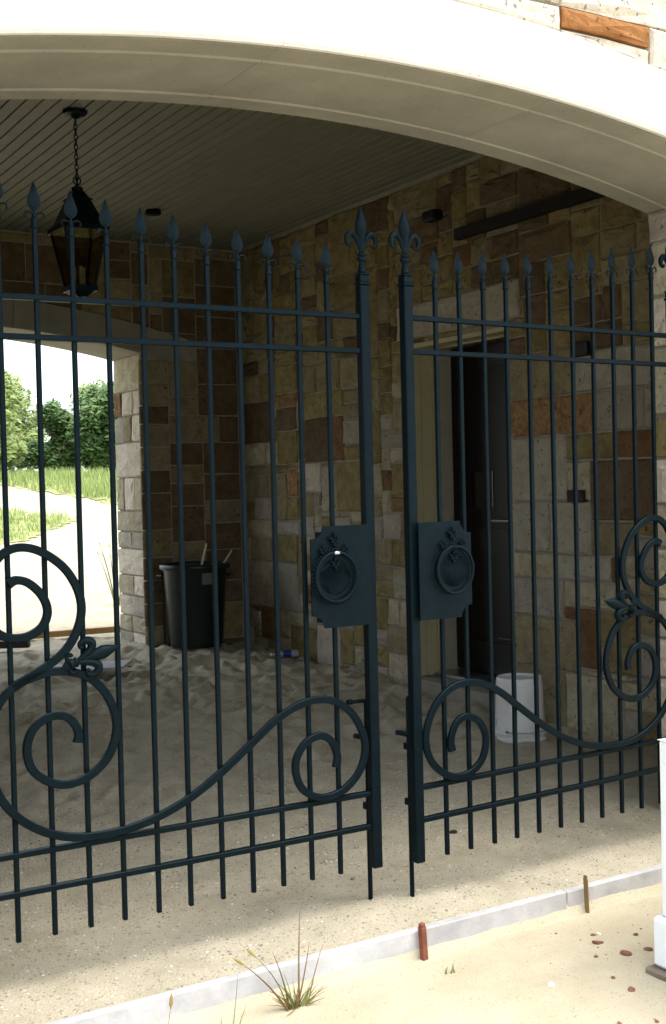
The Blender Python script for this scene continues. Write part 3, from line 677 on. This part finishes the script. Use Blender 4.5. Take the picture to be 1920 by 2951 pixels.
# ------------------------------------------------------------------ form board and stakes
b = MB(); b.cbox(XL - .6, 2.98, 3.296, 3.330, -.14, .002, .003); fb = tag(b.build('form_board', 'wood', origin=(1.8, 3.31, 0)), 'long weathered form board holding the sand across the left of the threshold', 'board')
b = MB(); b.cbox(2.985, 4.055, 3.298, 3.332, -.14, -.001, .003); tag(b.build('form_board', 'wood', origin=(3.5, 3.31, 0)), 'shorter grey form board right of the thin stake', 'board')
def peg(x, y, w_, z0, z1, lean, m, label):
    b = MB(); b.cbox(-w_, w_, -.010, .010, 0, z1 - z0 - .012, .002); b.cbox(-w_ * .8, w_ * .8, -.009, .009, z1 - z0 - .012, z1 - z0, .003)
    o = b.build('wooden_stake', m, loc=(x, y, z0)); o.rotation_euler = (R(lean * .3), R(lean), R(8)); return tag(o, label, 'stake')
peg(2.325, 3.272, .0115, -.16, .035, -3, 'stakewood', 'short reddish brown stake in front of the form board')
peg(3.07, 3.284, .0030, -.16, .05, -2, 'stem', 'thin dark stake at the joint of the two boards')

# ------------------------------------------------------------------ bucket, bin, post, panel, planks, bottle
def g0(x, y): return ground_z(x, y, y > 3.3)
bk = empty('bucket', (4.60, 5.46, g0(4.6, 5.46) - .004), label='white plastic bucket standing upside down by the side wall', cat='bucket')
MB().lathe([(.150, 0), (.156, .004), (.156, .018), (.148, .021), (.148, .040), (.158, .043), (.158, .050), (.147, .054), (.1465, .075), (.141, .20), (.136, .345), (.132, .362), (.126, .368), (.118, .366), (.115, .355), (.001, .355)], n=40).build('bucket_body', 'white_plastic', bk, smooth=True)
MB().lathe([(.1450, .085), (.1468, .086), (.1405, .215), (.139, .215)], n=40).build('bucket_print', 'white_plastic', bk, smooth=True)
b = MB(); b.tube([(.1555 * math.cos(a_), .1555 * math.sin(a_), .062 + .0 * a_) for a_ in [R(t) for t in range(200, 381, 9)]], .0022, 5); b.lathe([(.009, -.004), (.009, .006)], (.150 * math.cos(R(200)), .150 * math.sin(R(200)), .062), 8, 'x'); b.build('bail_handle', 'metal', bk)
BXx, BYy = 4.36, 9.40; zb = g0(BXx, BYy) - .01
tb = empty('trash_bin', (BXx, BYy, zb), label='dark green plastic trash bin with pale sticks poking out', cat='trash bin')
MB().lathe([(.215, 0), (.222, .006), (.228, .03), (.268, .64), (.274, .655), (.274, .66)], n=40).build('bin_body', 'bin', tb, smooth=True)
MB().lathe([(.270, .655), (.295, .658), (.302, .668), (.302, .690), (.296, .700), (.284, .704), (.262, .702), (.256, .690), (.250, .52), (.001, .50)], n=40).build('bin_rim', 'bin', tb, smooth=True)
for s_ in (-1, 1):
    b = MB(); ca = R(140 if s_ < 0 else -40); ux_, uy_ = math.cos(ca), math.sin(ca); px_, py_ = -uy_, ux_
    b.tube([Vector((ux_ * .27 + px_ * t, uy_ * .27 + py_ * t, .60)) if abs(t) > .06 else Vector((ux_ * .315 + px_ * t, uy_ * .315 + py_ * t, .60)) for t in (-.075, -.055, -.02, .02, .055, .075)], .011, 8); b.build('bin_handle', 'bin', tb, smooth=True)
b = MB()
for k in range(5):
    a0, a1 = R(258 + k * 6), R(258 + (k + 1) * 6); r0, r1 = .2700, .2638
    b.add([(r1 * math.cos(a0), r1 * math.sin(a0), .535), (r1 * math.cos(a1), r1 * math.sin(a1), .535), (r0 * math.cos(a1) , r0 * math.sin(a1), .63), (r0 * math.cos(a0), r0 * math.sin(a0), .63)], [(0, 1, 2, 3)])
b.build('bin_label', 'label', tb)
def stick(x, y, z, dx_, dy_, dz_, w_, m, label, nm='wooden_stick', cat='stick'):
    v = Vector((dx_, dy_, dz_)); q = v.to_track_quat('Z', 'Y'); b = MB(); b.cbox(-w_, w_, -w_ * .45, w_ * .45, 0, v.length, .0015)
    o = b.build(nm, m, loc=(x, y, z)); o.rotation_mode = 'QUATERNION'; o.rotation_quaternion = q; return tag(o, label, cat)
stick(4.40, 9.44, zb + .502, .11, .03, .36, .012, 'palewood', 'left pale stick leaning out of the trash bin')
stick(4.48, 9.36, zb + .502, .20, -.04, .30, .013, 'palewood', 'right yellowish stick leaning out of the trash bin')
b = MB(); b.cbox(-.06, .06, -.05, .05, 0, .74, .005); pb = tag(b.build('timber_post', 'darkwood', loc=(4.26, 9.70 - .02, g0(4.2, 9.7) - .05)), 'dark brown timber post standing behind the trash bin', 'post')
b = MB(); b.cbox(-.064, .064, -.054, .054, .74, .765, .003); cp = b.build('post_cap', 'palewood', pb)
o = MB().cbox(-.30, .30, -.16, .16, 0, .018, .003).build('sheet_board', 'wood', loc=(3.16, 8.75, g0(3.16, 8.75) + .020)); o.rotation_euler = (R(2), R(-3), R(-36)); tag(o, 'pale flat board lying on the sand behind the left gate', 'board')
o = MB().cbox(-.13, .13, -.02, .02, 0, .022, .003).build('wood_scrap', 'darkwood', loc=(3.55, 9.02, g0(3.55, 9.02) + .0)); o.rotation_euler = (0, R(-4), R(12)); tag(o, 'small dark wood scrap right of the flat pale board', 'wood scrap')
o = MB().cbox(-.85, .85, -.02, .02, .02, .075, .003).build('plank', 'pine', loc=(3.50, 10.62, g0(3.5, 10.6) - .01)); o.rotation_euler = (0, R(-.6), R(-9)); tag(o, 'long pine plank on edge across the far opening', 'plank')
o = MB().cbox(-.35, .35, -.04, .04, 0, .06, .003).build('plank', 'darkwood', loc=(2.83, 10.3, g0(2.8, 10.3) + .03)); o.rotation_euler = (0, 0, R(-30)); tag(o, 'short dark plank at the left end of the pine plank', 'plank')
bt = empty('plastic_bottle', (4.80, 8.62, g0(4.8, 8.62) + .028), R(-20), label='crushed clear plastic bottle with blue label on the sand', cat='bottle')
MB().lathe([(.012, -.12), (.013, -.10), (.024, -.075), (.031, -.05), (.028, 0), (.031, .05), (.030, .09), (.022, .10)], n=16, axis='x').build('bottle_body', 'bottle', bt, smooth=True)
MB().lathe([(.0325, -.03), (.0300, 0), (.0325, .04)], n=16, axis='x').build('bottle_label', 'blue', bt, smooth=True)
MB().lathe([(.014, -.135), (.014, -.118)], n=12, axis='x').build('bottle_cap', 'white_plastic', bt)

# ------------------------------------------------------------------ white block at the right
pr_ = empty('white_pier', (3.318, 2.55, -.1), label='white painted masonry block cut off by the right edge', cat='pier')
T = lambda x, y, z: (x, y, z)
b = MB(); b.cbox(2.855 - 3.3, .55, -.45, 2.735 - 2.55, .20, .765, .006); b.build('pier_body', 'pier', pr_)
b = MB(); b.cbox(2.836 - 3.3, .58, -.48, 2.762 - 2.55, .035, .198, .012); b.build('pier_plinth', 'pier', pr_)
b = MB(); b.cbox(2.815 - 3.3, .60, -.50, 2.775 - 2.55, -.1, .033, .006); b.build('pier_footing', 'pierbase', pr_)
b = MB(); X0, X1, Y0, Y1 = 2.852 - 3.3, .553, -.453, 2.738 - 2.55; zc = .767
b.add([(X0, Y0, zc), (X1, Y0, zc), (X1, Y1, zc), (X0, Y1, zc), ((X0 + X1) / 2, (Y0 + Y1) / 2, zc + .07)], [(0, 3, 2, 1), (0, 1, 4), (1, 2, 4), (2, 3, 4), (3, 0, 4)]); b.build('pier_cap', 'pier', pr_)

# ------------------------------------------------------------------ rubble
def chunk(x, y, s_, m, nm, label, cat, seed, flat=.6, kind=None):
    r_ = random.Random(seed); bm = bmesh.new(); bmesh.ops.create_icosphere(bm, subdivisions=2, radius=1)
    nx_ = [(Vector((r_.uniform(-1, 1), r_.uniform(-1, 1), r_.uniform(-1, 1))).normalized(), r_.uniform(.55, .85)) for _ in range(9)]
    for v in bm.verts:
        for n_, d in nx_:
            k = v.co.dot(n_)
            if k > d: v.co -= n_ * (k - d)
        v.co = Vector((v.co.x * s_ * 1.3, v.co.y * s_ * .9, v.co.z * s_ * flat))
    me = bpy.data.meshes.new(nm); bm.to_mesh(me); bm.free(); me.materials.append(M[m])
    o = bpy.data.objects.new(nm, me); COL.objects.link(o); o.location = (x, y, g0(x, y) + s_ * flat * .35); o.rotation_euler = (r_.uniform(-.3, .3), r_.uniform(-.3, .3), r_.uniform(0, 3)); return tag(o, label, cat)
BR = [(2.887, 3.041, .017, 'brick fragment below the thin stake, leftmost of the three largest'), (2.899, 2.917, .019, 'brick fragment in the middle of the three largest'), (2.982, 2.904, .015, 'brick fragment touching the foot of the white block'),
      (2.70, 2.70, .014, 'brick fragment in front of the white block footing'), (2.922, 3.102, .009, 'tiny brick chip next to the white pebble'), (3.046, 3.024, .010, 'brick chip nearest to the form board by the white block'),
      (2.80, 2.96, .008, 'dark brick sliver left of the middle brick fragment'), (2.50, 2.55, .011, 'brick chip near the bottom edge of the picture'), (2.72, 2.80, .009, 'small brown brick chip between pier and picture bottom'), (2.60, 2.50, .008, 'smallest brown brick chip in the lower right corner')]
for i, (x, y, s_, l) in enumerate(BR): chunk(x, y, s_, 'brick', 'brick_fragment', l, 'brick fragment', i, .55)
chunk(2.518, 2.867, .013, 'chalk', 'white_stone', 'white stone on the yellow sand below the form board', 'stone', 31)
chunk(2.945, 3.098, .009, 'chalk', 'white_stone', 'little white pebble beside the tiny brick chip', 'stone', 32)
chunk(3.095, 4.129, .017, 'darkwood', 'dark_pebble', 'dark round pebble on the sand behind the right gate leaf', 'stone', 33, .8)
chunk(2.418, 4.314 - .45, .011, 'pierbase', 'dark_pebble', 'small dark pebble on the sand under the left gate leaf', 'stone', 34, .8)
# fine gravel and twig bits: nobody could count them
rr = random.Random(77)
def scatter(name, m, n, region, s0, s1, label, prob=None):
    vs = []; fs = []
    for _ in range(n):
        for _t in range(20):
            x = rr.uniform(region[0], region[1]); y = rr.uniform(region[2], region[3])
            if prob is None or rr.random() < prob(x, y): break
        s_ = s0 + (s1 - s0) * rr.random() ** 3; a = rr.uniform(0, 6.28); z = g0(x, y); o_ = len(vs)
        ca, sa = math.cos(a), math.sin(a); e = rr.uniform(.5, 1)
        for px, py, pz in ((1, 0, .1), (0, e, .15), (-1, 0, .05), (0, -e, .1), (.1, .1, .75), (0, 0, -.5)):
            px += rr.uniform(-.25, .25); py += rr.uniform(-.25, .25)
            vs.append((x + (px * ca - py * sa) * s_, y + (px * sa + py * ca) * s_, z + pz * s_ * .9))
        for f in ((0, 1, 4), (1, 2, 4), (2, 3, 4), (3, 0, 4), (1, 0, 5), (2, 1, 5), (3, 2, 5), (0, 3, 5)): fs.append(tuple(o_ + q for q in f))
    me = bpy.data.meshes.new(name); me.from_pydata(vs, [], fs); me.materials.append(M[m]); o = bpy.data.objects.new(name, me); COL.objects.link(o)
    return tag(o, label, 'gravel', kind='stuff')
clump = lambda x, y: .35 + .65 * max(0, min(1, .5 + fbm(x * 3, y * 3, 7) * 1.2))
scatter('gravel', 'pebble', 9000, (-.1, 4.05, 3.34, 5.4), .0016, .0075, 'grey and brown grit scattered over the sand at the gate', clump)
scatter('gravel', 'chalk', 4200, (-.1, 4.05, 3.34, 5.6), .0014, .0068, 'white shell-like grit sprinkled on the sand at the gate', clump)
scatter('gravel', 'pebble', 900, (.4, 3.6, 1.8, 3.28), .001, .0045, 'brown grit on the yellow sand in front of the board', clump)
scatter('gravel', 'brick', 120, (2.2, 3.3, 2.2, 3.25), .0015, .006, 'red brick crumbs near the white block', lambda x, y: .1 + .9 * sm(2.3, 2.9, x))

# ------------------------------------------------------------------ weeds in front
def blade_mesh(b, p0, p1, p2, w_, n=5):
    """thin curved grass blade, a folded strip with thickness"""
    P = [Vector(p0), Vector(p1), Vector(p2)]; pts = []
    for i_ in range(n + 1):
        t = i_ / n; pts.append(P[0] * (1 - t) ** 2 + P[1] * 2 * t * (1 - t) + P[2] * t * t)
    rad = [w_ * (1 - (i_ / n) ** 2 * .85) for i_ in range(n + 1)]
    b.tube(pts, rad, 3)
def weed(name, x, y, label, stems, seed, lean=1.0):
    r_ = random.Random(seed); e = empty(name, (x, y, g0(x, y)), label=label, cat='weed')
    bb = MB(); bg_ = MB()
    for (tx, ty, tz, w_, kind, head) in stems:
        midx = tx * .45 + r_.uniform(-.01, .01); b = MB()
        w_ *= 1.6; blade_mesh(b, (tx * .20 + r_.uniform(-.014, .014), r_.uniform(-.012, .008), -.01), (midx + r_.uniform(-.016, .016), ty * .3, tz * .5), (tx, ty, tz), w_, 8)
        o = b.build('stem' if kind == 'stem' else 'grass_blade', kind, e, smooth=True)
        if head:
            d = (Vector((tx, ty, tz)) - Vector((midx, ty * .3, tz * .55))).normalized(); p = Vector((tx, ty, tz))
            MB().tube([p - d * .004, p + d * .010, p + d * .026, p + d * .038], [.0015, .0052, .0045, .0008], 6).build('seed_head', 'seed', o, smooth=True)
    return e
ST_ = [(-.175, .02, .165, .0026, 'stem', True), (-.140, .01, .185, .0018, 'stem', True), (-.085, .0, .190, .0022, 'stem', False), (.025, .02, .285, .0024, 'stem', False), (.105, .02, .165, .0016, 'stem', False),
       (.045, .0, .19, .0020, 'stem', False), (-.095, .0, .055, .0020, 'blade', False), (.085, -.02, .055, .0014, 'stem', False), (-.075, .01, .095, .0018, 'blade', False), (-.05, 0, .12, .0014, 'blade', False), (-.02, .0, .09, .0012, 'stem', False), (.06, .0, .085, .0016, 'blade', False), (-.075, -.05, .005, .0020, 'stem', False), (.08, -.03, .02, .0016, 'stem', False)]
rz_ = random.Random(9)
ST_ += [(rz_.uniform(-.10, .09), rz_.uniform(-.05, .03), rz_.uniform(.012, .08), .0014, rz_.choice(['stem', 'stem', 'blade']), False) for _ in range(40)]
weed('grass_tuft', 1.79, 3.195, 'reddish dry grass tuft with seed heads in front of the form board', ST_, 3)
weed('grass_stalk', 1.30, 3.04, 'single upright stalk with a seed head left of the grass tuft', [(.003, .0, .175, .0016, 'stem', True), (.02, 0, .13, .0010, 'blade', False)], 4)
weed('grass_sprig', 1.45, 3.02, 'forked pale green grass sprig between stalk and tuft', [(.05, .0, .23, .0014, 'blade', False), (.075, .0, .135, .0022, 'blade', False), (-.005, .0, .12, .0026, 'blade', False), (.02, 0, .09, .0018, 'blade', False)], 5)
weed('grass_sprig', 1.13, 3.00, 'low grass sprig at the bottom left corner leaning both ways', [(-.09, .0, .20, .0020, 'blade', False), (-.03, .0, .115, .0024, 'blade', False), (.07, .0, .10, .0022, 'blade', False), (.035, 0, .135, .0016, 'blade', False)], 6)
weed('seedling', 2.33, 3.14, 'tiny green seedling below the reddish brown stake', [(.012, 0, .03, .0028, 'blade', False), (-.010, 0, .024, .0028, 'blade', False), (.0, -.01, .018, .0026, 'blade', False)], 8)
weed('tall_weed', 5.02, 12.9, 'thin leggy weed growing just beyond the far stone jamb', [(rz_.uniform(-.25, .25), rz_.uniform(-.1, .1), rz_.uniform(.35, .75), .006, rz_.choice(['stem', 'blade']), True) for _ in range(9)], 12)

# ------------------------------------------------------------------ beyond the far opening
def fwd(x, y): return x * .522 + y * .853
def lat(x, y): return x * .853 - y * .522
def in_bank(x, y):
    d = fwd(x, y); a = lat(x, y) / d          # -.277 = picture left edge, -.17 = right end of the opening
    edge = 23.6 + (a + .277) * (-30) + .5 * fbm(x * .5, y * .5, 3)
    return d > edge
def in_patch(x, y):
    d = fwd(x, y); l = lat(x, y); c = (-5.6, 18.7)
    return ((l - c[0]) / 1.35) ** 2 + ((d - c[1]) / 1.6) ** 2 < 1 + .5 * fbm(x * 1.2, y * 1.2, 6)
xs2 = axis([(-30, 0, 2), (0, 16, .16), (16, 60, 3)]); ys2 = axis([(14, 30, .16), (30, 110, 5)])
def grass_sheet(test, name, label):
    vs = []; fs = []; idx = {}
    def vid(i, j):
        if (i, j) not in idx:
            x, y = xs2[i], ys2[j]; idx[i, j] = len(vs); vs.append((x, y, g0(x, y) + .010))
        return idx[i, j]
    for j in range(len(ys2) - 1):
        for i in range(len(xs2) - 1):
            if test((xs2[i] + xs2[i + 1]) / 2, (ys2[j] + ys2[j + 1]) / 2): fs.append((vid(i, j), vid(i + 1, j), vid(i + 1, j + 1), vid(i, j + 1)))
    me = bpy.data.meshes.new(name); me.from_pydata(vs, [], fs); me.materials.append(M['grassland']); o = bpy.data.objects.new(name, me); COL.objects.link(o)
    return tag(o, label, kind='structure')
grass_sheet(in_bank, 'grass_bank', 'grassy bank beyond the sand road')
grass_sheet(in_patch, 'grass_patch', 'small grassy patch in the sand road')
rr = random.Random(3)
TH = 1
def tufts(name, test, n, box_, h0, h1, label):
    vs = []; fs = []
    for _ in range(n * 3):
        if n <= 0: break
        x = rr.uniform(box_[0], box_[1]); y = rr.uniform(box_[2], box_[3])
        if not test(x, y): continue
        n -= 1; z = g0(x, y) + .02
        for _k in range(4):
            a = rr.uniform(0, 6.28); h = rr.uniform(h0, h1); w_ = .012; dx_, dy_ = math.cos(a), math.sin(a); l = rr.uniform(.1, .5) * h; ox, oy = rr.uniform(-.1, .1), rr.uniform(-.1, .1); o_ = len(vs)
            vs += [(x + ox - dy_ * w_, y + oy + dx_ * w_, z), (x + ox + dy_ * w_, y + oy - dx_ * w_, z), (x + ox + dx_ * l, y + oy + dy_ * l, z + h), (x + ox + dx_ * .01, y + oy + dy_ * .01, z + .01)]
            fs += [(o_, o_ + 1, o_ + 2), (o_ + 1, o_ + 3, o_ + 2), (o_ + 3, o_, o_ + 2)]
    me = bpy.data.meshes.new(name); me.from_pydata(vs, [], fs); me.materials.append(M['grass']); o = bpy.data.objects.new(name, me); COL.objects.link(o)
    return tag(o, label, 'grass', kind='stuff')
tufts('tall_grass', in_bank, 9000, (3, 16, 16, 31), .10, .28, 'tall pale green grass on the bank beyond the road')
tufts('short_grass', in_patch, 1500, (1.5, 8, 13, 22), .04, .14, 'short grass growing on the patch in the road')
def tree(name, x, y, rw, h, lift, m, label, n, seed, cat='tree', lobes=9, ls=.07):
    r_ = random.Random(seed); z0 = g0(x, y) if fwd(x, y) < 60 else 2.0
    e = empty(name, (x, y, z0), label=label, cat=cat)
    b = MB(); b.tube([(0, 0, -.2), (.03 * h, 0, h * .25), (-.02 * h, .02, h * .55), (0.02 * h, 0, h * .85)], [.035 * h ** .8, .028 * h ** .8, .018 * h ** .8, .004], 8)
    for k in range(7):
        a = r_.uniform(0, 6.28); zz = h * r_.uniform(.2, .6); b.tube([(0, 0, zz), (rw * .4 * math.cos(a), rw * .4 * math.sin(a), zz + h * .12), (rw * .75 * math.cos(a), rw * .75 * math.sin(a), zz + h * .25)], [.012 * h, .007 * h, .002 * h], 6)
    b.build('trunk', 'bark', e, smooth=True)
    C = []
    for k in range(lobes):
        a = r_.uniform(0, 6.28); q = r_.random() ** .6; zc_ = lift + (h - lift) * r_.uniform(.12, .9); t = (zc_ - lift) / (h - lift)
        rad = rw * (1 - .55 * t) * q * .75; C.append((rad * math.cos(a), rad * math.sin(a), zc_, rw * r_.uniform(.28, .50) * (1 - .3 * t)))
    C.append((0, 0, h * .85, rw * .3)); vs = []; fs = []
    for _ in range(n):
        cx, cy, cz, cr_ = r_.choice(C); v = Vector((r_.gauss(0, 1), r_.gauss(0, 1), r_.gauss(0, 1))).normalized() * cr_ * r_.random() ** .4 * r_.uniform(.8, 1.12)
        p = Vector((cx, cy, cz)) + v; s_ = ls * r_.uniform(.6, 1.4)
        u = Vector((r_.gauss(0, 1), r_.gauss(0, 1), r_.gauss(0, 1) * .6)).normalized(); w_ = u.orthogonal().normalized(); o_ = len(vs)
        vs += [p - u * s_, p + w_ * s_ * .45, p + u * s_, p - w_ * s_ * .45]; fs.append((o_, o_ + 1, o_ + 2, o_ + 3))
    me = bpy.data.meshes.new('crown'); me.from_pydata([tuple(v) for v in vs], [], fs); me.materials.append(M[m]); o = bpy.data.objects.new('crown', me); COL.objects.link(o); o.parent = e
    return e
tree('bush', 8.3, 29.5, 1.9, 2.3, .05, 'leaf_light', 'hazy pale scrub between the yellow green tree and the dark bushes', 9000, 22, 'bush', 14, .08)
tree('bush', 11.2, 30.5, 1.6, 2.5, .1, 'leaf_light', 'pale green scrub filling the gap behind the two bushes', 9000, 21, 'bush', 12, .08)
tree('bush', 9.15, 27.2, .85, 1.75, .2, 'leaf_dark', 'dark green bush with a ragged top, left of the two beyond the road', 7000, 1, 'bush')
tree('bush', 10.35, 26.5, 1.3, 2.15, .15, 'leaf_dark', 'widest dark green bush in the middle of the far opening', 14000, 2, 'bush', 13)
tree('leafy_tree', 11.75, 28.3, .8, 3.9, .4, 'leaf_light', 'tall thin tree behind the bushes beside the far jamb', 8000, 7, 'tree', 13)
tree('leafy_tree', 6.7, 24.6, 1.3, 3.3, .3, 'leaf_light', 'yellow green tree at the left edge of the far opening', 13000, 8, 'tree', 14)
tree('leafy_tree', 9.3, 34.0, 1.0, 3.0, .6, 'leaf_dark', 'small distant tree between the yellow green tree and the bush', 5000, 9, 'tree', 9)
tree('bush', 7.6, 26.6, .95, 1.6, .1, 'leaf_light', 'low pale bush at the foot of the yellow green tree', 7000, 10, 'bush', 9)
tree('bush', 13.4, 27.5, 1.5, 2.0, .15, 'leaf_dark', 'dark bush mostly hidden behind the far stone jamb', 9000, 13, 'bush', 10)
tree('bush', 3.8, 27.0, 1.7, 2.6, .15, 'leaf_light', 'pale bush beyond the left part of the far opening', 7000, 14, 'bush', 10)
